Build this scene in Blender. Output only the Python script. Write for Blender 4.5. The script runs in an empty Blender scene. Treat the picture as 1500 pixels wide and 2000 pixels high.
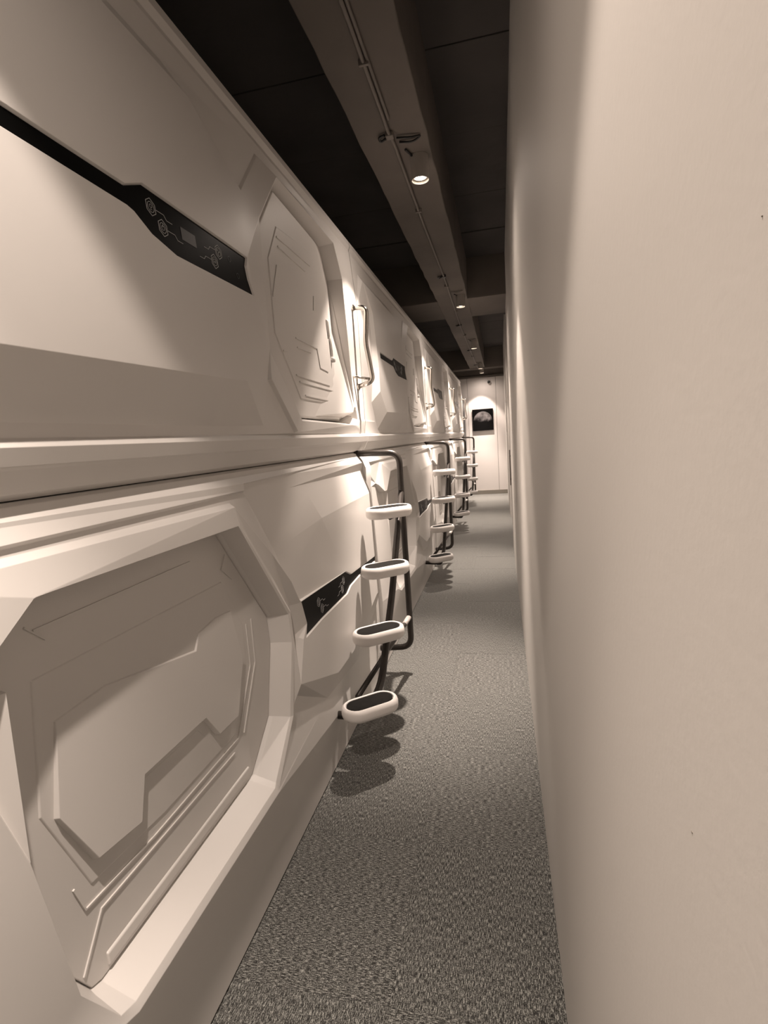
import bpy, bmesh, math, random
from mathutils import Vector, Matrix
from mathutils.geometry import delaunay_2d_cdt

S = bpy.context.scene
COL = S.collection

# ------------------------------------------------------------------ camera
cam_d = bpy.data.cameras.new('camera')
cam = bpy.data.objects.new('camera', cam_d)
COL.objects.link(cam)
S.camera = cam
F, YAW, PITCH, ROLL = 1019.1756, 0.2272, 0.1373, -0.0686
cy, sy = math.cos(YAW), math.sin(YAW)
fw = Vector((-sy, cy, 0)); rt = Vector((cy, sy, 0)); up = Vector((0, 0, 1))
cp, sp = math.cos(PITCH), math.sin(PITCH)
fw2 = fw * cp - up * sp; up2 = up * cp + fw * sp
cr, sr = math.cos(ROLL), math.sin(ROLL)
r3 = rt * cr + up2 * sr; u3 = up2 * cr - rt * sr
M = Matrix((r3, u3, -fw2)).transposed().to_4x4()
M.translation = Vector((0, 0, 1.3))
cam.matrix_world = M
cam_d.sensor_fit = 'VERTICAL'
cam_d.sensor_height = 36.0
cam_d.lens = F * 36.0 / 2000.0
cam_d.clip_start = 0.01
cam_d.clip_end = 60

# ------------------------------------------------------------------ world, exposure
w = bpy.data.worlds.new('world'); S.world = w; w.use_nodes = True
w.node_tree.nodes['Background'].inputs[0].default_value = (1.0, 0.86, 0.76, 1)
w.node_tree.nodes['Background'].inputs[1].default_value = 0.02
S.view_settings.view_transform = 'Standard'
S.view_settings.look = 'None'
S.view_settings.gamma = 1
S.view_settings.use_curve_mapping = False
S.view_settings.exposure = 0.46

LAMP_X = -0.325
LAMP_YS = [-2.2, 0.28, 2.64, 5.22, 7.78, 10.25, 11.0]
SPOT_W = 62.0
HOT_W = 170.0
WASH_W = 9.0
LAMP_COL = (1.0, 0.845, 0.732)

# ------------------------------------------------------------------ helpers
def mat(name, base, rough=0.5, metal=0.0, **kw):
    m = bpy.data.materials.new(name); m.use_nodes = True
    nt = m.node_tree; b = nt.nodes['Principled BSDF']
    b.inputs['Base Color'].default_value = (*base, 1)
    b.inputs['Roughness'].default_value = rough
    b.inputs['Metallic'].default_value = metal
    m['bsdf'] = b.name
    return m

def noise_mat(name, c1, c2, scale, rough=0.5, bump=0.0, bscale=None, detail=4, metal=0.0, bdist=0.002, coord='Object', spec=None):
    m = mat(name, c1, rough, metal)
    nt = m.node_tree; b = nt.nodes['Principled BSDF']
    tc = nt.nodes.new('ShaderNodeTexCoord')
    n = nt.nodes.new('ShaderNodeTexNoise'); n.inputs['Scale'].default_value = scale
    n.inputs['Detail'].default_value = detail
    nt.links.new(tc.outputs[coord], n.inputs['Vector'])
    r = nt.nodes.new('ShaderNodeValToRGB')
    r.color_ramp.elements[0].position = 0.35; r.color_ramp.elements[0].color = (*c1, 1)
    r.color_ramp.elements[1].position = 0.65; r.color_ramp.elements[1].color = (*c2, 1)
    nt.links.new(n.outputs['Fac'], r.inputs['Fac'])
    nt.links.new(r.outputs['Color'], b.inputs['Base Color'])
    if bump:
        n2 = nt.nodes.new('ShaderNodeTexNoise'); n2.inputs['Scale'].default_value = bscale or scale * 4
        n2.inputs['Detail'].default_value = 3
        nt.links.new(tc.outputs[coord], n2.inputs['Vector'])
        bp = nt.nodes.new('ShaderNodeBump'); bp.inputs['Strength'].default_value = bump
        bp.inputs['Distance'].default_value = bdist
        nt.links.new(n2.outputs['Fac'], bp.inputs['Height'])
        nt.links.new(bp.outputs['Normal'], b.inputs['Normal'])
    if spec is not None: b.inputs['Specular IOR Level'].default_value = spec
    return m

def mesh_obj(name, bm, m, parent=None, smooth=False, angle=None, loc=None):
    me = bpy.data.meshes.new(name)
    bmesh.ops.recalc_face_normals(bm, faces=bm.faces) if name != 'shell' else None
    bm.to_mesh(me); bm.free()
    if m: me.materials.append(m)
    if smooth or angle:
        me.polygons.foreach_set('use_smooth', [True] * len(me.polygons))
        if angle: me.set_sharp_from_angle(angle=math.radians(angle))
    o = bpy.data.objects.new(name, me); COL.objects.link(o)
    if parent: o.parent = parent
    if loc: o.location = loc
    return o

def empty(name, loc=(0, 0, 0)):
    o = bpy.data.objects.new(name, None); COL.objects.link(o); o.location = loc
    o.empty_display_size = 0.1
    return o

def tag(o, label=None, cat=None, group=None, kind=None):
    if label: o['label'] = label
    if cat: o['category'] = cat
    if group: o['group'] = group
    if kind: o['kind'] = kind
    return o

def box(bm, x0, x1, y0, y1, z0, z1):
    vs = [bm.verts.new((x, y, z)) for x in (x0, x1) for y in (y0, y1) for z in (z0, z1)]
    for f in ((0, 1, 3, 2), (4, 6, 7, 5), (0, 4, 5, 1), (2, 3, 7, 6), (0, 2, 6, 4), (1, 5, 7, 3)):
        bm.faces.new([vs[i] for i in f])

def bevel(o, wdt, seg=2, ang=30):
    b = o.modifiers.new('bevel', 'BEVEL'); b.width = wdt; b.segments = seg
    b.limit_method = 'ANGLE'; b.angle_limit = math.radians(ang)
    me = o.data; me.polygons.foreach_set('use_smooth', [True] * len(me.polygons))
    w_ = o.modifiers.new('weighted_normal', 'WEIGHTED_NORMAL'); w_.keep_sharp = True; w_.weight = 90; w_.keep_sharp = True
    return o

def bevel_mesh(bm, wdt, ang, ylim=None):
    es = [e for e in bm.edges if len(e.link_faces) == 2 and e.calc_face_angle(0) > math.radians(ang)]
    bmesh.ops.bevel(bm, geom=es, offset=wdt, segments=2, profile=.5, affect='EDGES', clamp_overlap=False)
    if ylim:
        for v in bm.verts: v.co.y = max(ylim[0], min(ylim[1], v.co.y))

def fillet(pts, r, n=6):
    pts = [Vector(p) for p in pts]; out = [pts[0]]
    for i in range(1, len(pts) - 1):
        a, b, c = pts[i - 1], pts[i], pts[i + 1]
        d1 = (a - b); d2 = (c - b)
        rr = min(r, d1.length * .49, d2.length * .49)
        p1 = b + d1.normalized() * rr; p2 = b + d2.normalized() * rr
        for k in range(n + 1):
            t = k / n
            out.append((1 - t) ** 2 * p1 + 2 * t * (1 - t) * b + t * t * p2)
    out.append(pts[-1]); return out

def tube(bm, pts, r, seg=14, cap=True):
    pts = [Vector(p) for p in pts]
    rings = []; prev = None
    for i, p in enumerate(pts):
        if i == 0: d = pts[1] - p
        elif i == len(pts) - 1: d = p - pts[i - 1]
        else: d = (pts[i + 1] - p).normalized() + (p - pts[i - 1]).normalized()
        d.normalize()
        if prev is None:
            a = d.orthogonal().normalized()
        else:
            a = (prev - d * prev.dot(d)).normalized()
        prev = a; b = d.cross(a)
        rings.append([bm.verts.new(p + a * math.cos(2 * math.pi * k / seg) * r + b * math.sin(2 * math.pi * k / seg) * r) for k in range(seg)])
    for i in range(len(rings) - 1):
        for k in range(seg):
            bm.faces.new((rings[i][k], rings[i][(k + 1) % seg], rings[i + 1][(k + 1) % seg], rings[i + 1][k]))
    if cap:
        bm.faces.new(rings[0][::-1]); bm.faces.new(rings[-1])

def lathe(bm, prof, c, seg=28, axis='z'):
    rings = []
    for r, h in prof:
        ring = []
        for k in range(seg):
            a = 2 * math.pi * k / seg
            if axis == 'z': p = (c[0] + r * math.cos(a), c[1] + r * math.sin(a), c[2] + h)
            elif axis == 'y': p = (c[0] + r * math.cos(a), c[1] + h, c[2] + r * math.sin(a))
            else: p = (c[0] + h, c[1] + r * math.cos(a), c[2] + r * math.sin(a))
            ring.append(bm.verts.new(p))
        rings.append(ring)
    for i in range(len(rings) - 1):
        for k in range(seg):
            bm.faces.new((rings[i][k], rings[i][(k + 1) % seg], rings[i + 1][(k + 1) % seg], rings[i + 1][k]))
    return rings

def inset(poly, d):
    """inset a 2D polygon (positive d goes inward)"""
    n = len(poly); area = sum(poly[i][0] * poly[(i + 1) % n][1] - poly[(i + 1) % n][0] * poly[i][1] for i in range(n))
    s = 1 if area > 0 else -1
    out = []
    for i in range(n):
        p0, p1, p2 = Vector(poly[i - 1][:2]), Vector(poly[i][:2]), Vector(poly[(i + 1) % n][:2])
        e1 = (p1 - p0).normalized(); e2 = (p2 - p1).normalized()
        n1 = Vector((-e1.y, e1.x)) * s; n2 = Vector((-e2.y, e2.x)) * s
        nn = (n1 + n2); L = nn.length
        nn = nn / L; k = d / max(0.35, nn.dot(n1))
        out.append(tuple(p1 + nn * k))
    return out

class Relief:
    """A moulded shell: feature lines in (y, z), each vertex with its depth x, joined by a constrained triangulation."""
    def __init__(self): self.v = []; self.e = []; self.idx = {}
    def vert(self, y, z, x):
        key = (round(y, 4), round(z, 4))
        if key in self.idx: return self.idx[key]
        self.idx[key] = len(self.v); self.v.append((y, z, x)); return self.idx[key]
    def line(self, pts, closed=False):
        ids = [self.vert(*p) for p in pts]
        for a, b in zip(ids, ids[1:]): self.e.append((a, b))
        if closed: self.e.append((ids[-1], ids[0]))
        return ids
    def build(self, bm, border=None, hole=None, back=None):
        v2 = [Vector((p[0], p[1])) for p in self.v]
        r = delaunay_2d_cdt(v2, self.e, [], 0, 1e-5)
        ov, oe, of, orig = r[0], r[1], r[2], r[3]
        xs = []
        for i, p in enumerate(ov):
            if orig[i]:
                xs.append(self.v[orig[i][0]][2])
            else:
                best = None
                for a, b in self.e:
                    A, B = self.v[a], self.v[b]
                    d = Vector((B[0] - A[0], B[1] - A[1])); L2 = d.length_squared
                    if L2 == 0: continue
                    t = max(0, min(1, ((p.x - A[0]) * d.x + (p.y - A[1]) * d.y) / L2))
                    q = (A[0] + d.x * t - p.x) ** 2 + (A[1] + d.y * t - p.y) ** 2
                    if best is None or q < best[0]: best = (q, A[2] + (B[2] - A[2]) * t)
                xs.append(best[1])
        bv = [bm.verts.new((xs[i], p.x, p.y)) for i, p in enumerate(ov)]
        for f in of:
            c = sum((ov[i] for i in f), Vector((0, 0))) / len(f)
            if border and not inside(c, border): continue
            if hole and any(inside(c, h) for h in hole): continue
            try: bm.faces.new([bv[i] for i in f])
            except ValueError: pass
        for f in bm.faces:
            f.normal_update()
            if f.normal.x < 0: f.normal_flip()
        loose = [v for v in bm.verts if not v.link_faces]
        bmesh.ops.delete(bm, geom=loose, context='VERTS')
        bmesh.ops.dissolve_limit(bm, angle_limit=math.radians(0.6), verts=bm.verts, edges=bm.edges)
        if back:
            be = [e for e in bm.edges if len(e.link_faces) == 1]
            g = bmesh.ops.extrude_edge_only(bm, edges=be)['geom']
            for v in g:
                if isinstance(v, bmesh.types.BMVert): v.co.x -= back

def inside(p, poly):
    c = False; n = len(poly); x, y = p[0], p[1]
    for i in range(n):
        x1, y1 = poly[i][:2]; x2, y2 = poly[i - 1][:2]
        if (y1 > y) != (y2 > y) and x < (x2 - x1) * (y - y1) / (y2 - y1) + x1: c = not c
    return c

# ------------------------------------------------------------------ materials
PLASTIC = noise_mat('capsule_plastic', (0.665, 0.640, 0.615), (0.69, 0.665, 0.64), 1.3, rough=0.42, bump=0.06, bscale=260, bdist=0.0006)
DOORPL = noise_mat('door_plastic', (0.63, 0.605, 0.58), (0.655, 0.63, 0.605), 1.3, rough=0.45, bump=0.06, bscale=260, bdist=0.0006)
BLACKGLASS = mat('black_glass', (0.004, 0.004, 0.004), 0.30)
BLACKGLASS.node_tree.nodes['Principled BSDF'].inputs['Specular IOR Level'].default_value = 0.05
BLACKSLOT = mat('dark_gap', (0.015, 0.013, 0.012), 0.9)
ICON = mat('icon_print', (0.42, 0.42, 0.42), 0.5)
DISPLAY = mat('display_glass', (0.028, 0.025, 0.026), 0.4)
CHROME = noise_mat('chrome', (0.50, 0.47, 0.43), (0.55, 0.52, 0.48), 8, rough=0.16, metal=1.0)
TUBE = noise_mat('dark_tube', (0.036, 0.031, 0.028), (0.05, 0.044, 0.039), 12, rough=0.36, metal=0.4)
SLEEVE = mat('grey_sleeve', (0.42, 0.39, 0.37), 0.5)
STEPW = noise_mat('step_plastic', (0.80, 0.765, 0.74), (0.82, 0.785, 0.76), 5, rough=0.38)
STEPB = noise_mat('step_rubber', (0.006, 0.0055, 0.005), (0.010, 0.009, 0.008), 60, rough=0.7, bump=0.1, bscale=400, spec=0.15)
WALLM = noise_mat('wall_paint', (0.60, 0.575, 0.545), (0.63, 0.603, 0.572), 0.9, rough=0.62, bump=0.13, bscale=130, bdist=0.0016)
ENDM = noise_mat('end_wall_paint', (0.72, 0.68, 0.66), (0.74, 0.70, 0.68), 1.5, rough=0.5, bump=0.05, bscale=120)
BEAMM = noise_mat('beam_paint', (0.115, 0.10, 0.088), (0.145, 0.125, 0.11), 2.2, rough=0.8, bump=0.35, bscale=9, bdist=0.01)
SLABM = noise_mat('slab_paint', (0.050, 0.045, 0.043), (0.070, 0.063, 0.060), 1.7, rough=0.85, bump=0.3, bscale=14, bdist=0.008)
BASEM = mat('baseboard_grey', (0.24, 0.22, 0.19), 0.5)
STEEL = mat('brushed_steel', (0.16, 0.14, 0.125), 0.35, 0.7)
WHITEP = mat('white_metal', (0.72, 0.69, 0.66), 0.45)
CONDUIT = mat('conduit_paint', (0.17, 0.15, 0.135), 0.6)
LAMPM = mat('lamp_housing_shaded', (0.36, 0.33, 0.30), 0.5)  # white cylinder; the shade on it is put into this greyer colour
BLACKP = mat('black_plastic', (0.012, 0.012, 0.012), 0.4)

def emis(name, col, st):
    m = bpy.data.materials.new(name); m.use_nodes = True
    nt = m.node_tree; nt.nodes.clear()
    e = nt.nodes.new('ShaderNodeEmission'); e.inputs[0].default_value = (*col, 1); e.inputs[1].default_value = st
    o = nt.nodes.new('ShaderNodeOutputMaterial'); nt.links.new(e.outputs[0], o.inputs[0]); return m
LENS = emis('lamp_lens', (1.0, 0.86, 0.70), 14)

# carpet: short pale and dark fibres streaked along the tile's own y axis
def carpet_material():
    m = mat('carpet_fibre', (0.1, 0.1, 0.1), 0.95); nt = m.node_tree; b = nt.nodes['Principled BSDF']
    b.inputs['Specular IOR Level'].default_value = 0.15
    b.inputs['Sheen Weight'].default_value = 0.7; b.inputs['Sheen Roughness'].default_value = 0.45
    tc = nt.nodes.new('ShaderNodeTexCoord'); oi = nt.nodes.new('ShaderNodeObjectInfo')
    add = nt.nodes.new('ShaderNodeVectorMath'); add.operation = 'ADD'
    mul = nt.nodes.new('ShaderNodeVectorMath'); mul.operation = 'SCALE'; mul.inputs[3].default_value = 37.0
    comb = nt.nodes.new('ShaderNodeCombineXYZ')
    nt.links.new(oi.outputs['Random'], comb.inputs[0]); nt.links.new(oi.outputs['Random'], comb.inputs[1])
    nt.links.new(comb.outputs[0], mul.inputs[0])
    nt.links.new(tc.outputs['Object'], add.inputs[0]); nt.links.new(mul.outputs[0], add.inputs[1])
    mp = nt.nodes.new('ShaderNodeMapping'); mp.inputs['Scale'].default_value = (680, 70, 1)
    nt.links.new(add.outputs[0], mp.inputs[0])
    n = nt.nodes.new('ShaderNodeTexNoise'); n.inputs['Scale'].default_value = 1.0; n.inputs['Detail'].default_value = 2
    nt.links.new(mp.outputs[0], n.inputs['Vector'])
    mp2 = nt.nodes.new('ShaderNodeMapping'); mp2.inputs['Scale'].default_value = (420, 300, 1)
    nt.links.new(add.outputs[0], mp2.inputs[0])
    n2 = nt.nodes.new('ShaderNodeTexNoise'); n2.inputs['Scale'].default_value = 1.0; n2.inputs['Detail'].default_value = 1
    nt.links.new(mp2.outputs[0], n2.inputs['Vector'])
    mx = nt.nodes.new('ShaderNodeMath'); mx.operation = 'MULTIPLY_ADD'; mx.inputs[1].default_value = 0.35
    sc = nt.nodes.new('ShaderNodeMath'); sc.operation = 'MULTIPLY'; sc.inputs[1].default_value = 0.65
    nt.links.new(n.outputs['Fac'], sc.inputs[0])
    nt.links.new(n2.outputs['Fac'], mx.inputs[0]); nt.links.new(sc.outputs[0], mx.inputs[2])
    r = nt.nodes.new('ShaderNodeValToRGB'); cr_ = r.color_ramp
    cr_.elements[0].position = 0.40; cr_.elements[0].color = (0.014, 0.0135, 0.0125, 1)
    cr_.elements[1].position = 0.60; cr_.elements[1].color = (0.36, 0.362, 0.338, 1)
    e = cr_.elements.new(0.50); e.color = (0.060, 0.060, 0.056, 1)
    nt.links.new(mx.outputs[0], r.inputs['Fac'])
    nt.links.new(r.outputs['Color'], b.inputs['Base Color'])
    bp = nt.nodes.new('ShaderNodeBump'); bp.inputs['Strength'].default_value = 0.5; bp.inputs['Distance'].default_value = 0.002
    nt.links.new(mx.outputs[0], bp.inputs['Height']); nt.links.new(bp.outputs['Normal'], b.inputs['Normal'])
    return m
CARPET = carpet_material()

# ------------------------------------------------------------------ room
YB, YE = -2.6, 11.35        # back and end of the corridor
WR = 0.097                  # right wall plane
SLAB = 2.98; BZ = 2.60     # slab underside, beam underside

def struct(name, boxes, m, bev=0):
    bm = bmesh.new()
    for b in boxes: box(bm, *b)
    o = mesh_obj(name, bm, m); tag(o, kind='structure')
    if bev: bevel(o, bev)
    return o

floor = struct('floor', [(-2.3, 0.4, YB - .1, YE + .1, -0.12, -0.008)], BLACKSLOT)
random.seed(3)
tile_me = None
for col_, (x0, x1) in enumerate(((-1.30, -0.80), (-0.80, -0.30), (-0.30, 0.20))):
    for j in range(int(math.floor(YB / .5)), int(math.ceil(YE / .5))):
        y0 = j * .5
        if col_ == 0 and y0 < 10.4: continue
        if tile_me is None:
            bm = bmesh.new(); box(bm, -.2497, .2497, -.2497, .2497, -0.008, 0.0)
            o = mesh_obj('carpet_tile', bm, CARPET, floor); tile_me = o.data
        else:
            o = bpy.data.objects.new('carpet_tile', tile_me); COL.objects.link(o); o.parent = floor
        o.location = ((x0 + x1) / 2, y0 + .25, random.uniform(-.0006, .0003))
        # the tiles are laid quarter-turned
        q = (j + col_) % 2
        o.rotation_euler = (0, 0, (math.pi / 2 if q else 0) + (math.pi if random.random() < .5 else 0))

struct('wall_right', [(WR, .35, YB, 5.95, -.02, SLAB)], WALLM, 0.004)
struct('wall_right', [(.150, .35, 5.95, 6.35, -.02, SLAB), (.128, .35, 6.35, 6.5, -.02, SLAB), (.128, .35, 7.5, 7.65, -.02, SLAB), (.16, .35, 7.65, 8.1, -.02, SLAB), (.128, .35, 6.5, 7.5, 2.1, SLAB),
                      (.105, .35, 8.1, YE + .1, -.02, SLAB)], WALLM, 0.003)
door = struct('door_1', [(.142, .18, 6.5, 7.5, 0.0, 2.1)], ENDM, 0.002)
bm = bmesh.new(); box(bm, .098, .110, 6.98, 7.02, .60, 1.06)
hd = mesh_obj('door_handle', bm, STEEL, door); bevel(hd, .003)
tag(hd, 'long dark steel pull handle')
bm = bmesh.new()
tube(bm, [(.108, 7.0, .98), (.145, 7.0, .98)], .008)
mesh_obj('handle_post', bm, STEEL, door)
bm = bmesh.new(); tube(bm, [(.108, 7.0, .68), (.145, 7.0, .68)], .008)
mesh_obj('handle_post', bm, STEEL, door)
struct('trim_1', [(.118, .16, 6.44, 6.50, 0, 2.14), (.118, .16, 7.50, 7.56, 0, 2.14), (.118, .16, 6.44, 7.56, 2.1, 2.16)], ENDM, .002)

struct('wall_back', [(-2.3, .35, YB - .1, YB, -.02, SLAB)], WALLM)
struct('wall_left', [(-2.3, -2.2, YB, YE, -.02, SLAB)], SLABM)
struct('wall_left', [(-2.2, -.72, YB, 0.185, -.008, 2.34)], WALLM)
# end wall in three panels with open joints
endw = struct('wall_end', [(-2.2, .35, YE + .012, YE + .15, -.02, SLAB)], BLACKSLOT)
for (x0, x1) in ((-2.2, -.653), (-.648, -.069), (-.064, .16)):
    bm = bmesh.new(); box(bm, x0, x1, YE - .012, YE + .012, 0.0, 2.44)
    o = mesh_obj('wall_panel', bm, ENDM, endw); bevel(o, .002)
struct('baseboard_end', [(-2.0, .105, YE - .026, YE - .012, 0, .085)], BASEM, .002)
struct('trim_2', [(-2.2, .105, YE - .10, YE - .012, 2.44, 2.475), (-2.2, .105, YE - .07, YE - .012, 2.475, BZ)], BEAMM, .003)

# ceiling slab of boards and the beams under it
ceil = struct('ceiling', [(-2.3, .4, YB - .1, YE + .1, SLAB + .012, SLAB + .15)], BLACKSLOT)
edges_y = [YB - .1, -1.9, -1.2, -.5, .35, 1.05, 1.75, 2.55, 3.25, 4.05, 4.75, 5.45, 6.3, 7.0, 7.75, 8.5, 9.15, 9.9, 10.6, YE + .1]
for a, b_ in zip(edges_y, edges_y[1:]):
    bm = bmesh.new(); dz = random.uniform(-.004, .004)
    box(bm, -2.3, .4, a + .004, b_ - .004, SLAB + dz, SLAB + .012)
    o = mesh_obj('ceiling_board', bm, SLABM, ceil); bevel(o, .003)
def rough_beam(name, x0, x1, y0, y1, z0, z1, long_axis, seed):
    """concrete beam with slightly wandering arrises"""
    rnd = random.Random(seed); bm = bmesh.new()
    L = (y1 - y0) if long_axis == 'y' else (x1 - x0)
    n = max(2, int(L / .12)); rings = []
    for i in range(n + 1):
        t = i / n; j = [rnd.uniform(-.0035, .0035) for _ in range(4)]
        if long_axis == 'y':
            y = y0 + (y1 - y0) * t
            ring = [(x0 + j[0], y, z0 + j[1] * .6), (x1 + j[2], y, z0 + j[3] * .6), (x1, y, z1), (x0, y, z1)]
        else:
            x = x0 + (x1 - x0) * t
            ring = [(x, y0 + j[0], z0 + j[1] * .6), (x, y1 + j[2], z0 + j[3] * .6), (x, y1, z1), (x, y0, z1)]
        rings.append([bm.verts.new(p) for p in ring])
    for a, b in zip(rings, rings[1:]):
        for k in range(4): bm.faces.new((a[k], a[(k + 1) % 4], b[(k + 1) % 4], b[k]))
    bm.faces.new(rings[0]); bm.faces.new(rings[-1])
    o = mesh_obj(name, bm, BEAMM); tag(o, kind='structure'); bevel(o, .006, 2, 50)
    return o
rough_beam('ceiling_beam', -.563, -.264, YB, YE - .1, BZ, SLAB + .01, 'y', 1)
rough_beam('ceiling_beam', -2.2, .3, 5.39, 6.21, BZ + .004, SLAB + .01, 'x', 2)
rough_beam('ceiling_beam', -2.2, .3, 10.95, 11.34, BZ - .01, SLAB + .01, 'x', 4)

# ------------------------------------------------------------------ capsules
P = 2.56; Y0, Y1 = .200, 2.748
def lerp(a, b, t): return a + (b - a) * t

def shift(pts, x): return [(p[0], p[1], x) for p in pts]

def ridge(bm, pts, x, wdt=.004, h=.0035):
    """raised moulding line following (y, z) points, depth x constant or per point"""
    ps = [Vector((p[0], p[1])) for p in pts]
    xs = [p[2] if len(p) > 2 else x for p in pts]
    L = []; R = []
    for i, p in enumerate(ps):
        if i == 0: d = ps[1] - p
        elif i == len(ps) - 1: d = p - ps[i - 1]
        else: d = (ps[i + 1] - p).normalized() + (p - ps[i - 1]).normalized()
        d.normalize(); n = Vector((-d.y, d.x))
        L.append(p + n * wdt / 2); R.append(p - n * wdt / 2)
    rows = []
    for i, p in enumerate(ps):
        rows.append((bm.verts.new((xs[i] - .004, L[i].x, L[i].y)), bm.verts.new((xs[i] + h, (L[i].x * .8 + p.x * .2), (L[i].y * .8 + p.y * .2))),
                     bm.verts.new((xs[i] + h, (R[i].x * .8 + p.x * .2), (R[i].y * .8 + p.y * .2))), bm.verts.new((xs[i] - .004, R[i].x, R[i].y))))
    for a, b in zip(rows, rows[1:]):
        for k in range(3): bm.faces.new((a[k], b[k], b[k + 1], a[k + 1]))
    bm.faces.new(rows[0]); bm.faces.new(rows[-1][::-1])

def slab_poly(bm, poly, depth):
    """extruded plate: poly of (y, z, x) front points, thickness depth behind"""
    f = [bm.verts.new((p[2], p[0], p[1])) for p in poly]
    b = [bm.verts.new((p[2] - depth, p[0], p[1])) for p in poly]
    n = len(poly)
    bm.faces.new(f); bm.faces.new(b[::-1])
    for i in range(n): bm.faces.new((f[i], b[i], b[(i + 1) % n], f[(i + 1) % n]))

def step_plate(bm, poly, xb, h, wall=.003):
    """raised plate with sloped sides on a door; xb, h functions or numbers"""
    fb = xb if callable(xb) else (lambda y, z: xb)
    fh = h if callable(h) else (lambda y, z: h)
    ins = inset(poly, wall)
    base = [bm.verts.new((fb(p[0], p[1]) - .002, p[0], p[1])) for p in poly]
    top = [bm.verts.new((fb(q[0], q[1]) + fh(q[0], q[1]), q[0], q[1])) for q in ins]
    n = len(poly)
    for i in range(n): bm.faces.new((base[i], base[(i + 1) % n], top[(i + 1) % n], top[i]))
    bm.faces.new(top)

# ---- upper shell
def upper_shell():
    R = Relief()
    yN, yF = Y0, Y1
    rail = [(2.335, -.742), (2.318, -.726), (2.292, -.722), (2.272, -.730), (2.258, -.727)]
    for z, x in rail: R.line([(yN, z, x), (yF, z, x)])
    low = [(1.2455, -.742), (1.256, -.722), (1.292, -.704), (1.297, -.700), (1.326, -.694), (1.340, -.712)]
    for z, x in low: R.line([(yN, z, x), (1.35, z, x), (yF, z, x)])
    # near end zone border
    R.line([(yN, 2.335, -.742), (yN, 2.318, -.726), (yN, 2.292, -.722), (yN, 2.272, -.730), (yN, 2.258, -.727), (yN, 2.0, -.706), (yN, 1.415, -.706), (yN, 1.405, -.704), (yN, 1.34, -.712), (yN, 1.326, -.694), (yN, 1.297, -.700), (yN, 1.292, -.704), (yN, 1.256, -.722), (yN, 1.2455, -.742)])
    R.line([(yF, 2.335, -.742), (yF, 2.318, -.726), (yF, 2.292, -.722), (yF, 2.272, -.730), (yF, 2.258, -.727), (yF, 2.0, -.706), (yF, 1.415, -.706), (yF, 1.405, -.704), (yF, 1.34, -.712), (yF, 1.326, -.694), (yF, 1.297, -.700), (yF, 1.292, -.704), (yF, 1.256, -.722), (yF, 1.2455, -.742)])
    # main panel: upper edge (two lines), near edge, bulge crease, underside
    L1 = [(.36, 2.165, -.708), (.98, 2.157, -.706), (1.16, 2.154, -.706), (1.263, 2.152, -.707), (1.514, 2.046, -.711)]
    L2 = [(.34, 2.20, -.729), (1.036, 2.196, -.729), (1.192, 2.194, -.729), (1.275, 2.166, -.723)]
    R.line(L1); R.line(L2); R.line([L2[-1], (1.50, 2.066, -.719)])
    
    # near edge of panel: recessed end zone (handle zone) then proud panel
    R.line([(.36, 2.165, -.708), (.500, 2.035, -.716), (.495, 1.90, -.714), (.490, 1.72, -.712), (.386, 1.515, -.710)])
    R.line([(.40, 2.150, -.707), (.530, 2.030, -.700), (.520, 1.72, -.683), (.458, 1.578, -.670), (.560, 1.464, -.6597)])
    R.line([(.386, 1.515, -.710), (.458, 1.578, -.670)])
    R.line([(.386, 1.515, -.710), (.500, 1.364, -.712)])
    R.line([(.560, 1.464, -.6597), (.500, 1.364, -.712)])
    R.line([(yN, 1.405, -.704), (.42, 1.405, -.7055)]); R.line([(yN, 1.415, -.706), (.41, 1.415, -.7085)])
    R.line([(yF, 1.405, -.704), (2.64, 1.405, -.704)]); R.line([(yF, 1.415, -.706), (2.63, 1.415, -.706)])
    R.line([(.560, 1.464, -.6597), (1.20, 1.478, -.661), (1.36, 1.486, -.674)])
    R.line([(.500, 1.364, -.712), (1.22, 1.364, -.712), (1.50, 1.368, -.706)])
    # control strip recess
    ring = STRIP_U
    xm = lambda y, z: xpan(y, z)
    R.line([(p[0], p[1], xm(*p)) for p in ring], True)
    r2 = inset(ring, .003)
    R.line([(p[0], p[1], xm(*p) - .008) for p in r2], True)
    # door surround
    R.line([(1.514, 2.046, -.711), (1.682, 2.218, -.724), (2.40, 2.222, -.722)])
    R.line([(1.508, 2.052, -.716), (1.676, 2.224, -.729)])
    R.line([(1.605, 2.004, -.702), (1.775, 2.195, -.700), (2.396, 2.190, -.702), (2.487, 2.060, -.700), (2.540, 1.470, -.700), (2.515, 1.425, -.706)])
    R.line([(1.514, 2.046, -.711), (1.605, 2.004, -.702), (1.612, 1.611, -.712)])
    R.line([(1.612, 1.611, -.712), (1.828, 1.388, -.704), (2.490, 1.382, -.700), (2.60, 1.382, -.704)])
    R.line([(1.612, 1.611, -.712), (1.551, 1.510, -.686), (1.747, 1.350, -.692)])
    R.line([(1.600, 1.615, -.704), (1.543, 1.507, -.697), (1.738, 1.345, -.705)])
    R.line([(2.40, 2.222, -.722), (2.53, 2.09, -.710), (2.59, 1.47, -.708), (2.61, 1.41, -.708)])
    # recess for the door leaf
    D = DOOR_U
    dx = [-.732, -.748, -.764, -.766, -.772, -.766, -.740, -.731]
    dd = [-.006, -.025, -.04, -.04, -.04, -.03, -.010, -.006]
    R.line([(p[0], p[1], dx[i]) for i, p in enumerate(D)], True)
    D2 = inset(D, .002)
    R.line([(p[0], p[1], dx[i] + dd[i]) for i, p in enumerate(D2)], True)
    return R

def xpan(y, z):
    t = (2.157 - z) / (2.157 - 1.478)
    return lerp(-.706, -.660, t)

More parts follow.
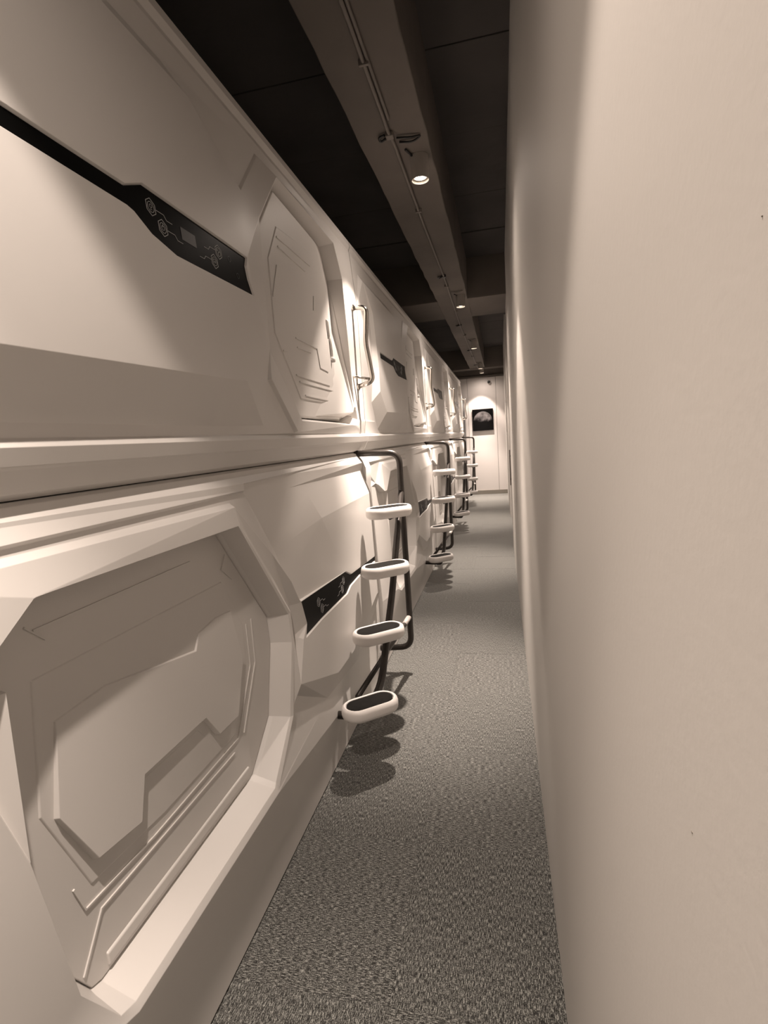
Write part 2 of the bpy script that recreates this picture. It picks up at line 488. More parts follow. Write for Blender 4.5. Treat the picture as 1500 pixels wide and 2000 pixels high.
STRIP_U = [(.575, 1.782), (.575, 1.819), (.95, 1.819), (1.008, 1.845), (1.458, 1.840), (1.443, 1.811), (1.447, 1.777), (1.467, 1.735), (1.091, 1.730), (1.011, 1.748), (.964, 1.774), (.945, 1.778)]
DOOR_U = [(1.640, 1.990), (1.80, 2.180), (2.385, 2.180), (2.476, 2.058), (2.528, 1.440), (2.495, 1.398), (1.840, 1.400), (1.640, 1.612)]

def upper_door_x(y, z):
    return lerp(-.728, -.742, max(0, min(1, (y - 1.64) / .77)))

def upper_leaf():
    R = Relief(); D = inset(DOOR_U, .0045)
    fx = [None, -.750, -.768, -.770, -.775, -.770, None, None]
    R.line([(p[0], p[1], fx[i] if fx[i] else upper_door_x(*p) - .002) for i, p in enumerate(D)], True)
    q = [(1.655, 1.985), (1.806, 2.166), (2.225, 2.150), (2.257, 2.100), (2.345, 1.864), (2.380, 1.690), (2.412, 1.430), (2.410, 1.412), (1.846, 1.412), (1.655, 1.618)]
    R.line([(p[0], p[1], upper_door_x(*p)) for p in q], True)
    return R

def lower_shell():
    R = Relief()
    yN, yF = Y0, 2.630
    prof = [(1.244, -.742), (1.238, -.728), (1.224, -.724), (1.186, -.700), (1.180, -.706), (1.158, -.704)]
    def at(y, extra): return extra
    for z, x in prof[:3]: R.line([(yN, z, x), (yF, z, x)])
    # ridge that stops short, then the upper far band
    R.line([(yN, 1.186, -.700), (1.325, 1.187, -.700), (1.330, 1.206, -.702)])
    R.line([(yN, 1.180, -.708), (1.333, 1.181, -.708), (1.338, 1.204, -.708)])
    R.line([(1.66, 1.205, -.712), (yF, 1.191, -.700)])
    R.line([(1.70, 1.160, -.712), (yF, 1.150, -.712)])
    R.line([(yN, 1.244, -.742), (yN, 1.238, -.728), (yN, 1.224, -.724), (yN, 1.186, -.700), (yN, 1.180, -.708), (yN, 1.12, -.705), (yN, 1.05, -.700), (yN, .60, -.690), (yN, .40, -.680), (yN, .10, -.695), (yN, .006, -.695)])
    R.line([(yF, 1.244, -.742), (yF, 1.238, -.728), (yF, 1.224, -.724), (yF, 1.191, -.700), (yF, 1.150, -.712), (yF, 1.124, -.704), (yF, 1.035, -.6723), (yF, .50, -.6616), (yF, .42, -.686), (yF, .10, -.695), (yF, .006, -.695)])
    # door frame outer edge
    R.line([(.335, 1.048, -.690), (.45, 1.160, -.690), (1.235, 1.152, -.684), (1.44, .980, -.690), (1.600, .775, -.690), (1.600, .752, -.690)])
    R.line([(.325, 1.058, -.704), (.445, 1.170, -.704), (1.245, 1.162, -.704), (1.30, 1.115, -.7)])
    # left hook and pillar
    R.line([(.335, 1.048, -.690), (.400, 1.003, -.670), (.470, 1.000, -.672)])
    R.line([(.45, 1.160, -.690), (.608, 1.106, -.672)])
    R.line([(yN, 1.095, -.712), (.325, 1.058, -.704)])
    R.line([(.335, 1.043, -.712), (.400, .996, -.712)])
    # frame inner (proud) edge : ring 1
    R.line(RING1, True)
    R.line([(p[0], p[1], RX2[i]) for i, p in enumerate(RING2)], True)
    R3 = inset(RING2, .012)
    R.line([(p[0], p[1], RX2[i] - .03) for i, p in enumerate(R3)], True)
    # flat lip round the far jamb
    R.line([(1.245, 1.098, -.680), (1.50, .775, -.676), (1.507, .676, -.676), (1.445, .452, -.674), (1.292, .318, -.668)])
    R.line([(1.30, 1.06, -.690), (1.535, .785, -.694), (1.545, .676, -.694), (1.50, .49, -.690), (1.41, .40, -.684)])
    # sill outer edge and underside
    R.line([(1.292, .318, -.668), (1.275, .308, -.664), (.672, .322, -.664), (.58, .36, -.668)])
    # far raised panel: bevel band
    R.line([(1.478, .980, -.700), (1.794, 1.126, -.700), (yF, 1.124, -.704)])
    R.line([(1.517, .870, -.669), (1.855, 1.023, -.672), (yF, 1.035, -.6723)])
    R.line([(1.478, .980, -.700), (1.517, .870, -.669)])
    R.line([(1.794, 1.126, -.700), (1.855, 1.023, -.672)])
    # strip recess
    R.line([(p[0], p[1], xpl(*p)) for p in STRIP_L], True)
    r2 = inset(STRIP_L, .003)
    R.line([(p[0], p[1], xpl(*p) - .009) for p in r2], True)
    # left end of far panel
    R.line([(1.517, .870, -.669), (1.560, .800, -.6676)])
    R.line([(1.562, .66, -.6648), (1.50, .53, -.6622)])
    # lower crease
    R.line([(1.50, .53, -.6622), (1.863, .400, -.6596), (2.093, .395, -.6595), (2.567, .504, -.6617), (yF, .50, -.6616)])
    R.line([(1.46, .472, -.680), (1.782, .335, -.684), (2.206, .300, -.684), (yF, .42, -.686)])
    for z, x in ((.10, -.695), (.006, -.695)): R.line([(yN, z, x), (yF, z, x)])
    return R

RING1 = [(.470, 1.000, -.672), (.608, 1.106, -.672), (1.236, 1.101, -.680), (1.490, .772, -.680), (1.497, .676, -.680), (1.432, .455, -.680), (1.286, .332, -.676), (1.270, .326, -.672),
         (.675, .338, -.672), (.640, .352, -.672), (.590, .45, -.690), (.548, .72, -.690), (.556, .985, -.690), (.475, .989, -.700)]
RING2 = [(.492, .999), (.611, 1.096), (1.231, 1.091), (1.481, .769), (1.487, .677), (1.423, .459), (1.286, .350), (1.262, .346),
         (.682, .352), (.655, .362), (.604, .456), (.562, .722), (.570, .975), (.496, .983)]
RX2 = [-.735] * 14
STRIP_L = [(1.578, .782), (2.083, .755), (2.161, .722), (2.622, .698), (2.614, .672), (2.335, .680), (2.141, .674), (2.081, .656), (1.752, .660), (1.585, .655), (1.605, .70)]
def xpl(y, z):
    return -.672 + .020 * (1.02 - z)

def finish_shell(name, R, border_z, parent, body):
    bm = bmesh.new(); R.build(bm, back=.05)
    ys = [v.co.y for v in bm.verts]
    bevel_mesh(bm, .0014, 12, (min(ys), max(ys)))
    o = mesh_obj('front_shell', bm, PLASTIC, parent, smooth=True, angle=32)
    w_ = o.modifiers.new('weighted_normal', 'WEIGHTED_NORMAL'); w_.weight = 90; w_.keep_sharp = True
    return o

def solid_box(name, b, m, parent, bev=.002):
    bm = bmesh.new(); box(bm, *b); o = mesh_obj(name, bm, m, parent)
    if bev: bevel(o, bev)
    return o

def hexagon(cy_, cz_, r, sx=1.0, rot=0):
    return [(cy_ + sx * r * math.cos(rot + i * math.pi / 3), cz_ + r * math.sin(rot + i * math.pi / 3)) for i in range(6)]

def print_line(bm, pts, xf, wdt=.0014, closed=False):
    if closed: pts = pts + [pts[0]]
    for a, b in zip(pts, pts[1:]):
        a = Vector(a); b = Vector(b); d = (b - a).normalized(); n = Vector((-d.y, d.x)) * wdt / 2
        q = [a + n, b + n, b - n, a - n]
        f = [bm.verts.new((xf(p.x, p.y), p.x, p.y)) for p in q]
        g = [bm.verts.new((xf(p.x, p.y) - .0012, p.x, p.y)) for p in q]
        bm.faces.new(f)
        for i in range(4): bm.faces.new((f[i], g[i], g[(i + 1) % 4], f[(i + 1) % 4]))

def circle(cy_, cz_, r, n=12): return [(cy_ + r * math.cos(2 * math.pi * i / n), cz_ + r * math.sin(2 * math.pi * i / n)) for i in range(n)]

def icon_group(parent, xf, flip, cs):
    """touch icons: hexagon outlines with circuit-like leader lines, as printed on the glass. cs: list of (y, z, dir)"""
    for kind, y, z, d in cs:
        bm = bmesh.new()
        print_line(bm, hexagon(y, z, .0175, .95, math.pi / 6), xf, .0013, True)
        print_line(bm, circle(y, z, .0105), xf, .0010, True)
        if kind == 'fan':
            for k in range(3):
                a = k * 2 * math.pi / 3
                print_line(bm, [(y, z), (y + .006 * math.cos(a), z + .006 * math.sin(a)), (y + .008 * math.cos(a + .7), z + .008 * math.sin(a + .7))], xf, .001)
        elif kind == 'power':
            print_line(bm, [(y, z + .002), (y, z + .008)], xf, .001); print_line(bm, circle(y, z, .005, 8), xf, .0008, True)
        elif kind == 'lamp':
            print_line(bm, circle(y, z + .002, .004, 8), xf, .0008, True); print_line(bm, [(y - .003, z - .005), (y + .003, z - .005)], xf, .001)
        else:
            print_line(bm, [(y - .005, z - .003), (y - .005, z + .005), (y + .005, z + .005), (y + .005, z - .003), (y - .005, z - .003)], xf, .0008)
            print_line(bm, [(y - .003, z), (y + .003, z)], xf, .0008)
        s = d
        print_line(bm, [(y + s * .0165, z), (y + s * .042, z), (y + s * .050, z - .009), (y + s * .070, z - .009)], xf, .0011)
        mesh_obj('touch_icon', bm, ICON, parent)

def build_upper(root):
    sh = finish_shell('front_shell', upper_shell(), None, root, None)
    solid_box('body', (-2.15, -.835, Y0, Y1, 1.250, 2.33), PLASTIC, root)
    # returns closing the shell ends
    solid_box('side_flange', (-.86, -.745, Y1 - .012, Y1 - .001, 1.256, 2.325), PLASTIC, root, .001)
    # door leaf
    bm = bmesh.new(); upper_leaf().build(bm, back=.03)
    door = mesh_obj('door', bm, DOORPL, root); bevel(door, .002, 2, 12)
    bm = bmesh.new(); f = upper_door_x
    pl = [(1.70, 1.92), (1.80, 2.055), (2.16, 2.085), (2.205, 2.06), (2.300, 1.84), (2.335, 1.69), (2.362, 1.47), (1.90, 1.47), (1.70, 1.68)]
    step_plate(bm, inset(pl, .0), f, .0035, .006)
    bevel(mesh_obj('raised_panel', bm, DOORPL, door), .0015, 2, 12)
    bm = bmesh.new()
    for pts in ([(1.792, 2.015), (2.134, 2.020)], [(1.795, 1.985), (2.068, 1.980)], [(1.77, 1.915), (1.71, 1.80)], [(2.15, 1.905), (2.134, 1.846)],
                [(1.895, 1.696), (2.139, 1.695), (2.164, 1.620), (2.275, 1.615)], [(1.902, 1.663), (2.056, 1.666)], [(1.867, 1.559), (2.281, 1.556)],
                [(1.897, 1.537), (2.319, 1.536)], [(1.947, 1.490), (2.262, 1.488)], [(1.76, 1.63), (1.80, 1.635)]):
        ridge(bm, [(p[0], p[1], f(*p) + .003) for p in pts], 0, .006, .0035)
    mesh_obj('moulded_line', bm, DOORPL, door)
    # recessed pull and small latch
    bm = bmesh.new()
    tube(bm, fillet([(-.755, 2.315, 1.845), (-.735, 2.315, 1.842), (-.733, 2.317, 1.77), (-.755, 2.317, 1.765)], .012), .0065, 10)
    pull = mesh_obj('door_pull', bm, DOORPL, door, smooth=True)
    bm = bmesh.new()
    tube(bm, fillet([(-.745, 2.335, 1.80), (-.735, 2.345, 1.75), (-.735, 2.345, 1.69)], .01), .0055, 10)
    lathe(bm, [(.001, .012), (.011, .010), (.013, 0), (.011, -.01), (.001, -.012)], (-.733, 2.347, 1.675), 14)
    lt = mesh_obj('latch', bm, DOORPL, door, smooth=True)
    # control strip
    bm = bmesh.new(); r2 = inset(STRIP_U, .0035)
    slab_poly(bm, [(p[0], p[1], xpan(*p) - .005) for p in r2], .004)
    cpn = mesh_obj('control_strip', bm, BLACKGLASS, root); tag(cpn, 'glossy black touch control strip')
    xf = lambda y, z: xpan(y, z) - .005 + .0006
    icon_group(cpn, xf, 1, [('lamp', 1.030, 1.808, 1), ('power', 1.062, 1.778, 1), ('fan', 1.296, 1.803, -1), ('book', 1.268, 1.772, -1)])
    bm = bmesh.new(); slab_poly(bm, [(p[0], p[1], xf(*p)) for p in ((1.131, 1.778), (1.190, 1.778), (1.190, 1.806), (1.131, 1.806))], .0012)
    mesh_obj('display', bm, DISPLAY, cpn)
    bm = bmesh.new()
    bm.free()
    for (a, b) in ((1.351, 1.803), (1.388, 1.770)):
        bm = bmesh.new(); print_line(bm, circle(a, b, .007, 12), xf, .0012, True)
        mesh_obj('sensor', bm, DISPLAY, cpn)
    # grab handle bridging towards the next capsule
    bm = bmesh.new()
    tube(bm, fillet([(-.708, 2.660, 1.968), (-.634, 2.656, 1.962), (-.648, 2.650, 1.79), (-.622, 2.650, 1.60), (-.708, 2.655, 1.576)], .030, 7), .0125, 14)
    gh = mesh_obj('grab_handle', bm, CHROME, root, smooth=True); tag(gh, 'curved chrome grab handle')
    bm = bmesh.new()
    bm.free()
    for zz in (1.968, 1.576):
        bm = bmesh.new(); lathe(bm, [(.0, -.004), (.017, -.004), (.017, .004), (.011, .007)], (-.704, 2.658, zz), 16, 'x')
        mesh_obj('mounting_flange', bm, CHROME, gh)
    bm = bmesh.new(); tube(bm, [(-.708, 2.585, 1.622), (-.640, 2.648, 1.612)], .006, 10)
    mesh_obj('standoff', bm, CHROME, gh, smooth=True)
    return root

def door_l_x(y, z): return -.746

def build_lower(root):
    finish_shell('front_shell', lower_shell(), None, root, None)
    solid_box('body', (-2.15, -.80, Y0, 2.630, .006, 1.241), PLASTIC, root)
    # end post: separate moulding between two capsules, with its own profile
    R = Relief()
    prof = [(1.244, -.742), (1.228, -.724), (1.20, -.705), (1.16, -.690), (1.10, -.692), (1.04, -.700), (.50, -.700), (.10, -.705), (.006, -.705)]
    for yy, dx in ((2.636, 0), (2.692, .006), (2.744, 0)):
        R.line([(yy, z, x + dx * (1 if z > 1.05 else .3)) for z, x in prof])
    for z, x in prof: R.line([(2.636, z, x), (2.692, z, x + .006 * (1 if z > 1.05 else .3)), (2.744, z, x)])
    bm = bmesh.new(); R.build(bm, back=.04)
    ep = mesh_obj('end_post', bm, PLASTIC, root, angle=26)
    solid_box('post_core', (-2.15, -.74, 2.638, 2.742, .006, 1.241), PLASTIC, root)
    # door leaf
    bm = bmesh.new(); D = inset(RING2, .008)
    slab_poly(bm, [(p[0], p[1], -.746) for p in D], .018)
    door = mesh_obj('door', bm, DOORPL, root); bevel(door, .002)
    X = -.746
    plate1 = [(.669, .874), (.640, .716), (.700, .590), (.816, .572), (.845, .655), (1.070, .650), (1.116, .580), (1.215, .575), (1.285, .715), (1.255, .865), (1.176, .872), (1.095, .862), (1.074, .826), (.786, .880)]
    plate1 = plate1[::-1]
    outer2 = [(.640, .960), (.615, .735), (.690, .545), (.90, .525), (1.215, .520), (1.315, .690), (1.318, .80), (1.23, .955)]
    outer2 = outer2[::-1]
    bm = bmesh.new()
    step_plate(bm, outer2, X, .0025, .004)
    bevel(mesh_obj('stepped_panel', bm, DOORPL, door), .0015, 2, 12)
    bm = bmesh.new()
    step_plate(bm, plate1, X + .004, lambda y, z: .0015 + .0125 * max(0, min(1, (.86 - z) / .28)), .0025)
    bevel(mesh_obj('raised_panel', bm, DOORPL, door), .0015, 2, 12)
    bm = bmesh.new()
    for pts, wd in (([(.655, .570), (.672, .515), (.86, .503), (1.225, .503), (1.335, .670), (1.335, .795)], .006),
                    ([(.648, .405), (.705, .485), (1.20, .475)], .006),
                    ([(1.26, .500), (1.365, .665), (1.368, .80)], .006),
                    ([(.645, 1.045), (.680, 1.012)], .004),
                    ([(.66, 1.035), (1.10, 1.04)], .004), ([(1.262, 1.02), (1.235, .985), (1.285, .945)], .004),
                    ([(.85, .640), (1.05, .632), (1.075, .600)], .005), ([(1.10, .600), (1.16, .545)], .004)):
        ridge(bm, [(p[0], p[1], X) for p in pts], X, wd * .8, .003)
    mesh_obj('moulded_line', bm, DOORPL, door)
    bm = bmesh.new(); ridge(bm, [(.70, .383, X), (1.262, .381, X)], X, .030, .005)
    bevel(mesh_obj('bottom_lip', bm, DOORPL, door), .003, 2, 20)
    # control strip
    bm = bmesh.new(); r2 = inset(STRIP_L, .0035)
    slab_poly(bm, [(p[0], p[1], xpl(*p) - .006) for p in r2], .004)
    cpn = mesh_obj('control_strip', bm, BLACKGLASS, root); tag(cpn, 'glossy black touch control strip')
    xf = lambda y, z: xpl(y, z) - .006 + .0006
    icon_group(cpn, xf, 1, [('lamp', 1.745, .728, 1), ('power', 1.775, .695, 1), ('fan', 2.055, .722, -1), ('book', 2.03, .692, -1)])
    return root

def copy_tree(o, parent, dy):
    c = o.copy(); COL.objects.link(c)
    if parent is None: c.location = (o.location.x, o.location.y + dy, o.location.z)
    else: c.parent = parent
    for ch in o.children: copy_tree(ch, c, dy)
    return c

ord_ = ['nearest', 'second', 'third', 'farthest']
up0 = build_upper(empty('sleeping_capsule', (0, 0, 0)))
lo0 = build_lower(empty('sleeping_capsule', (0, 0, 0)))
tag(up0, 'white moulded upper sleeping capsule nearest the camera, wide black strip at top left', 'capsule', 'upper row of sleeping capsules')
tag(lo0, 'white moulded lower sleeping capsule nearest the camera, large octagonal door at bottom left', 'capsule', 'lower row of sleeping capsules')
ul = ['white upper sleeping capsule, second in the row, between the first and second chrome handles',
      'white upper sleeping capsule, third in the row, between the second and third chrome handles',
      'white upper sleeping capsule at the far end, just before the moon picture wall']
ll = ['white lower sleeping capsule, second in the row, partly behind the nearest step ladder',
      'white lower sleeping capsule, third in the row, behind the second step ladder',
      'white lower sleeping capsule at the far end of the row, behind the third step ladder']
for k in (1, 2, 3):
    c = copy_tree(up0, None, P * k); c['label'] = ul[k - 1]
    c = copy_tree(lo0, None, P * k); c['label'] = ll[k - 1]

# black post closing the row
bm = bmesh.new(); box(bm, -2.15, -.708, 10.46, 11.22, 0, 1.93)
o = mesh_obj('black_panel', bm, BLACKP); bevel(o, .003)
tag(o, 'narrow black panel between the farthest capsule and the end wall', 'panel')

# ------------------------------------------------------------------ ladders
def stadium(L, W, n=10):
    pts = []
    a = (L - W) / 2
    for k in range(n + 1):
        t = -math.pi / 2 + math.pi * k / n; pts.append((a + W / 2 * math.cos(t), W / 2 * math.sin(t)))
    for k in range(n + 1):
        t = math.pi / 2 + math.pi * k / n; pts.append((-a + W / 2 * math.cos(t), W / 2 * math.sin(t)))
    return pts

def ladder_step(L=.238, W=.128, H=.050):
    bm = bmesh.new()
    # profile rings: (inset, z); rounded white rim with a shallow tray on top
    prof = [(.012, 0.0), (.003, .006), (0.0, .015), (0.0, .026), (.004, .036), (.011, .040), (.017, .039), (.020, .034)]
    base = stadium(L, W); rings = []
    for ins, z in prof:
        pts = stadium(L - 2 * ins, W - 2 * ins)
        rings.append([bm.verts.new((p[0], p[1], z * 1.3 - .006)) for p in pts])
    n = len(base)
    for a, b in zip(rings, rings[1:]):
        for i in range(n): bm.faces.new((a[i], a[(i + 1) % n], b[(i + 1) % n], b[i]))
    bm.faces.new(rings[0][::-1]); bm.faces.new(rings[-1])
    return bm

def ladder_pad(L=.238, W=.128):
    bm = bmesh.new(); pts = stadium(L - .042, W - .042)
    t = [bm.verts.new((p[0], p[1], .0445)) for p in pts]; b = [bm.verts.new((p[0], p[1], .036)) for p in pts]
    n = len(pts); bm.faces.new(t)
    for i in range(n): bm.faces.new((t[i], b[i], b[(i + 1) % n], t[(i + 1) % n]))
    return bm

def build_ladder():
    root = empty('step_ladder', (-.545, 2.3, 0))
    inv = Matrix.Translation((.545, -2.3, 0))
    def loc(bm): bmesh.ops.transform(bm, matrix=inv, verts=bm.verts); return bm
    rr = .0162
    bm = bmesh.new()
    tube(bm, fillet([(-.730, 2.615, 1.238), (-.508, 2.625, 1.232), (-.515, 2.655, .95), (-.520, 2.695, .60), (-.520, 2.695, .165), (-.695, 2.70, .150)], .06, 8), rr)
    mesh_obj('rail', loc(bm), TUBE, root, smooth=True)
    bm = bmesh.new()
    tube(bm, fillet([(-.515, 2.645, 1.03), (-.530, 2.35, .58), (-.535, 2.06, .285), (-.545, 1.90, .222), (-.55, 1.882, .205), (-.69, 1.872, .215)], .035, 8), rr)
    mesh_obj('rail', loc(bm), TUBE, root, smooth=True)
    bm = bmesh.new(); tube(bm, [(-.522, 2.69, .335), (-.610, 1.93, .265)], .0115)
    mesh_obj('brace', loc(bm), TUBE, root, smooth=True)
    bm = bmesh.new(); tube(bm, [(-.522, 2.695, .3355), (-.532, 2.60, .3267)], .0142)
    mesh_obj('sleeve', loc(bm), SLEEVE, root, smooth=True)
    bm = bmesh.new(); tube(bm, [(-.566, 2.31, .300), (-.575, 2.23, .2926)], .0142)
    mesh_obj('sleeve', loc(bm), SLEEVE, root, smooth=True)
    bm = bmesh.new(); lathe(bm, [(.0, -.004), (.020, -.004), (.020, .004), (.013, .007)], (-.735, 2.615, 1.238), 16, 'x')
    mesh_obj('mounting_flange', loc(bm), TUBE, root)
    st = [(-.540, 2.445, .935), (-.540, 2.285, .690), (-.543, 2.090, .455), (-.545, 1.880, .232)]
    tb = [(-.520, 2.570, .930), (-.527, 2.420, .684), (-.532, 2.235, .455), (-.545, 1.895, .215)]
    for i, p in enumerate(st):
        s = mesh_obj('step', ladder_step(), STEPW, root, angle=40)
        s.location = (p[0] + .545, p[1] - 2.3, p[2]); s.rotation_euler = (0, 0, math.radians(40))
        pad = mesh_obj('tread_pad', ladder_pad(), STEPB, s); tag(pad, 'black rubber tread pad')
        bm = bmesh.new(); a_ = Vector(p) + Vector((0, 0, .004)); b_ = Vector(tb[i])
        tube(bm, [a_, (a_.x, a_.y + .01, a_.z - .018), b_ + Vector((0, 0, -.006))], .010, 10)
        mesh_obj('bracket', loc(bm), TUBE, root, smooth=True)
    return root
lad = build_ladder()
G = 'step ladders along the capsule row'
tag(lad, 'nearest step ladder with four white oval treads and dark tubes', 'ladder', G)
for k, lb in ((1, 'second step ladder from the camera, four white treads on dark tubes'),
              (2, 'third step ladder from the camera, overlapping the farthest ladder'),
              (3, 'farthest step ladder, its small white treads against the end wall')):
    c = copy_tree(lad, None, 2.545 * k); c['label'] = lb

# ------------------------------------------------------------------ ceiling lamps
def build_lamp(y, n):
    root = empty('ceiling_spotlight', (LAMP_X, y, BZ))
    bm = bmesh.new()
    lathe(bm, [(.0, 0), (.042, 0), (.042, -.105), (.039, -.105), (.037, -.075), (.0, -.075)], (0, 0, 0), 32)
    mesh_obj('housing', bm, LAMPM, root, angle=40)
    bm = bmesh.new(); lathe(bm, [(.0, -.004), (.024, -.004), (.030, 0)], (0, 0, -.081), 24)
    mesh_obj('lens', bm, LENS, root)
    bm = bmesh.new(); lathe(bm, [(.0295, 0), (.0365, 0), (.0365, -.004), (.0295, -.004), (.0295, 0)], (0, 0, -.088), 24)
    mesh_obj('bezel', bm, CHROME, root)
    k_ = .82 if n <= 1 else 1.0
    ld = bpy.data.lights.new('spot', 'SPOT'); ld.energy = SPOT_W * k_; ld.color = LAMP_COL
    ld.spot_size = math.radians(79); ld.spot_blend = .28; ld.shadow_soft_size = .018
    lo = bpy.data.objects.new('spot_beam', ld); COL.objects.link(lo); lo.parent = root; lo.location = (0, 0, -.112)
    lo.rotation_euler = (0, math.radians(5), 0)
    ld = bpy.data.lights.new('hot', 'SPOT'); ld.energy = HOT_W * (.70 if n <= 1 else 1.9); ld.color = LAMP_COL
    ld.spot_size = math.radians(50); ld.spot_blend = 1.0; ld.shadow_soft_size = .018
    lo = bpy.data.objects.new('spot_centre', ld); COL.objects.link(lo); lo.parent = root; lo.location = (0, 0, -.112)
    lo.rotation_euler = (0, math.radians(3), 0)
    ld = bpy.data.lights.new('spill', 'SPOT'); ld.energy = WASH_W; ld.color = LAMP_COL
    ld.spot_size = math.radians(165); ld.spot_blend = 1.0; ld.shadow_soft_size = .03
    lo = bpy.data.objects.new('spot_spill', ld); COL.objects.link(lo); lo.parent = root; lo.location = (0, 0, -.113)
    return root
names = [None, None, 'white cylinder spotlight nearest the camera, hanging from the beam edge', 'second white cylinder spotlight from the camera, at the cross beam',
         'third white cylinder spotlight from the camera, beyond the cross beam', 'fourth white cylinder spotlight, small, near the corridor end',
         'smallest, farthest cylinder spotlight, above the end wall picture']
for i, y in enumerate(LAMP_YS):
    o = build_lamp(y, i)
    lb = names[i] or ('white cylinder spotlight overhead behind the top of the frame' if i else 'white cylinder spotlight behind the camera')
    tag(o, lb, 'spotlight', 'spotlights under the ceiling beam')

# conduit along the beam, with junction boxes, clips and cable loops
def place_conduit():
    root = empty('electrical_conduit', (-.43, 2.5, BZ))
    T = Matrix.Translation((.43, -2.5, -BZ))
    def L(bm): bmesh.ops.transform(bm, matrix=T, verts=bm.verts); return bm
    bm = bmesh.new(); tube(bm, [(-.408, YB, BZ - .010), (-.414, 1.8, BZ - .010), (-.419, 2.38, BZ - .010), (-.413, 2.48, BZ - .010), (-.416, 3.4, BZ - .010), (-.408, 4.52, BZ - .010), (-.425, 6.6, BZ - .010), (-.415, 8.4, BZ - .010), (-.40, 10.9, BZ - .010)], .0075, 10)
    mesh_obj('conduit', L(bm), CONDUIT, root, smooth=True)
    bm = bmesh.new(); tube(bm, [(-.391, YB, BZ - .007), (-.400, 2.30, BZ - .007)], .006, 8)
    mesh_obj('conduit', L(bm), CONDUIT, root, smooth=True)
    for yy, xx in ((2.41, -.419), (4.52, -.408), (6.55, -.425), (8.54, -.412), (10.4, -.404)):
        bm = bmesh.new(); box(bm, xx - .017, xx + .017, yy - .018, yy + .018, BZ - .020, BZ)
        o = mesh_obj('junction_box', L(bm), BLACKP if yy > 3 else CONDUIT, root); bevel(o, .004)
        bm = bmesh.new(); tube(bm, fillet([(xx - .02, yy + .02, BZ - .008), (xx - .045, yy + .035, BZ - .012), (xx - .05, yy, BZ - .01), (xx - .02, yy - .01, BZ - .01)], .02), .005, 8)
        mesh_obj('cable', L(bm), BLACKP, root, smooth=True)
    for yy in (1.2, 1.95, 3.2, 4.8, 5.8, 7.2, 9.2):
        xx = -.414
        bm = bmesh.new(); box(bm, xx - .018, xx + .018, yy - .006, yy + .006, BZ - .021, BZ)
        o = mesh_obj('clip', L(bm), CONDUIT, root); bevel(o, .002)
    for ly in (2.64, 5.22, 7.78, 10.25):
        bm = bmesh.new(); tube(bm, fillet([(-.395, ly - .20, BZ - .008), (-.33, ly - .19, BZ - .012), (-.285, ly - .18, BZ - .005), (-.33, ly - .15, BZ - .012), (-.39, ly - .16, BZ - .006)], .03), .0045, 8)
        mesh_obj('cable', L(bm), BLACKP if ly < 3 else CONDUIT, root, smooth=True)
        bm = bmesh.new(); tube(bm, [(-.375, ly - .09, BZ - .006), (-.355, ly - .03, BZ - .006)], .005, 8)
        mesh_obj('cable', L(bm), BLACKP, root, smooth=True)
    tag(root, 'painted electrical conduit with dark boxes and loose cable loops under the long beam', 'conduit')
place_conduit()

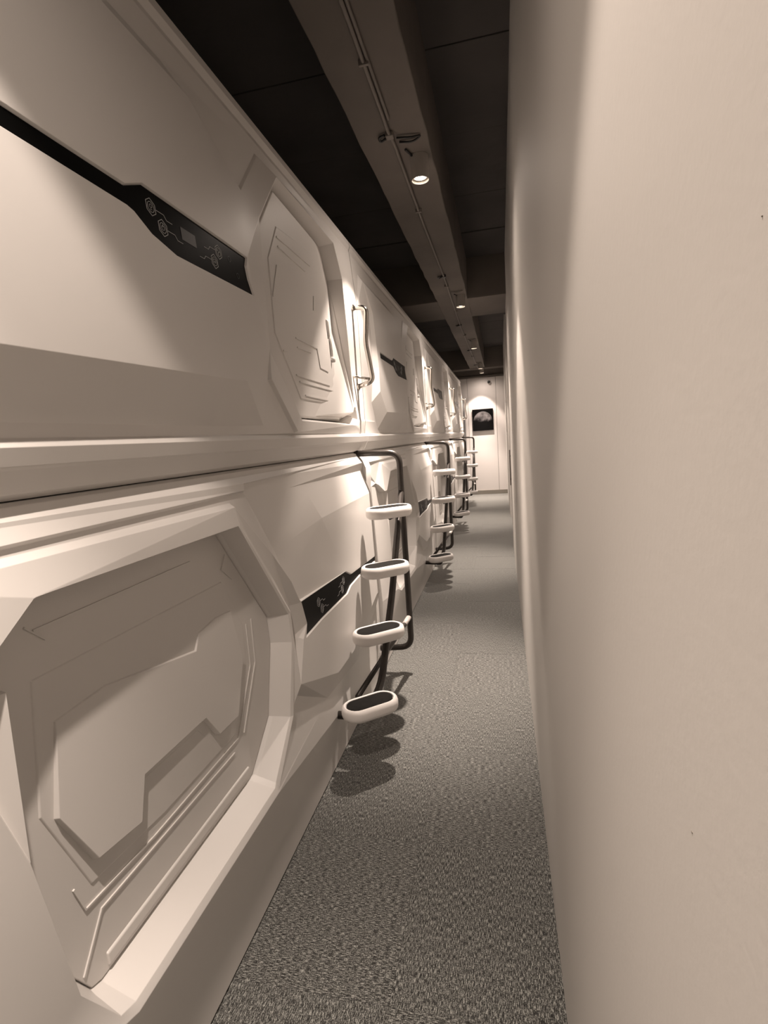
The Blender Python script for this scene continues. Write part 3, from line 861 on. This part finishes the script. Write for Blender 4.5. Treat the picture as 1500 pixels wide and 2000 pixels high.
# ------------------------------------------------------------------ end wall things
def moon_material():
    m = mat('moon_print', (0, 0, 0), .8); nt = m.node_tree; b = nt.nodes['Principled BSDF']; b.inputs['Specular IOR Level'].default_value = .08
    tc = nt.nodes.new('ShaderNodeTexCoord'); sx = nt.nodes.new('ShaderNodeSeparateXYZ')
    nt.links.new(tc.outputs['Object'], sx.inputs[0])
    def math_(op, a, b_=None, c=None):
        n = nt.nodes.new('ShaderNodeMath'); n.operation = op
        for i, v in enumerate((a, b_, c)):
            if v is None: continue
            if isinstance(v, (int, float)): n.inputs[i].default_value = v
            else: nt.links.new(v, n.inputs[i])
        return n.outputs[0]
    X_, Z_ = sx.outputs[0], sx.outputs[2]
    zc = math_('ADD', Z_, .020)
    d = math_('SQRT', math_('ADD', math_('MULTIPLY', X_, X_), math_('MULTIPLY', zc, zc)))
    disc = math_('LESS_THAN', d, .192)
    n = nt.nodes.new('ShaderNodeTexNoise'); n.inputs['Scale'].default_value = 11; n.inputs['Detail'].default_value = 8
    nt.links.new(tc.outputs['Object'], n.inputs['Vector'])
    # printed phase of the moon: bright limb at the top, fading to black below the middle
    ph = nt.nodes.new('ShaderNodeMapRange'); ph.inputs[1].default_value = -.02; ph.inputs[2].default_value = .10
    ph.inputs[3].default_value = 0; ph.inputs[4].default_value = 1
    wob = math_('MULTIPLY_ADD', n.outputs['Fac'], .22, -.10)
    nt.links.new(math_('ADD', Z_, wob), ph.inputs[0])
    v = math_('MULTIPLY', math_('MULTIPLY', disc, ph.outputs[0]), math_('MULTIPLY_ADD', n.outputs['Fac'], .35, -.03))
    v = math_('ADD', v, .002)
    cb = nt.nodes.new('ShaderNodeCombineColor')
    for i, k in enumerate((1.0, .93, .95)): nt.links.new(math_('MULTIPLY', v, k), cb.inputs[i])
    nt.links.new(cb.outputs[0], b.inputs['Base Color'])
    return m
root = empty('moon_picture', (-.352, YE - .012, 1.573))
bm = bmesh.new(); box(bm, -.212, .212, -.028, -.002, -.223, .223)
o = mesh_obj('canvas', bm, moon_material(), root); bevel(o, .002)
tag(root, 'square black picture of a half lit moon on the end wall', 'picture')

root = empty('security_camera', (-.20, YE - .012, 2.34))
bm = bmesh.new(); lathe(bm, [(0, 0), (.038, 0), (.040, -.012), (.034, -.022), (0, -.024)], (0, 0, 0), 20, 'y')
mesh_obj('base', bm, WHITEP, root, angle=40)
bm = bmesh.new()
bmesh.ops.create_uvsphere(bm, u_segments=20, v_segments=12, radius=.030, matrix=Matrix.Translation((0, -.045, -.005)))
mesh_obj('eyeball', bm, BLACKP, root, smooth=True)
tag(root, 'small white security camera with black lens high on the end wall', 'camera')

# small marks of wear: a scribble on the nearest sill, chips in the near wall
bm = bmesh.new()
tube(bm, [(-.742, .950, .3465), (-.738, .966, .3455), (-.731, .969, .3445), (-.724, .975, .3435), (-.728, .968, .344), (-.733, .960, .345)], .0007, 5)
mesh_obj('scratch', bm, BLACKP, lo0)
near_wall = bpy.data.objects['wall_right']
for y_, z_, r_ in ((.294, 1.070, .0007), (.232, 1.372, .0003)):
    bm = bmesh.new(); lathe(bm, [(.0, -.0004), (r_, -.0003), (r_ * 1.3, .0002)], (WR - .0001, y_, z_), 7, 'x')
    mesh_obj('chip', bm, BASEM, near_wall)
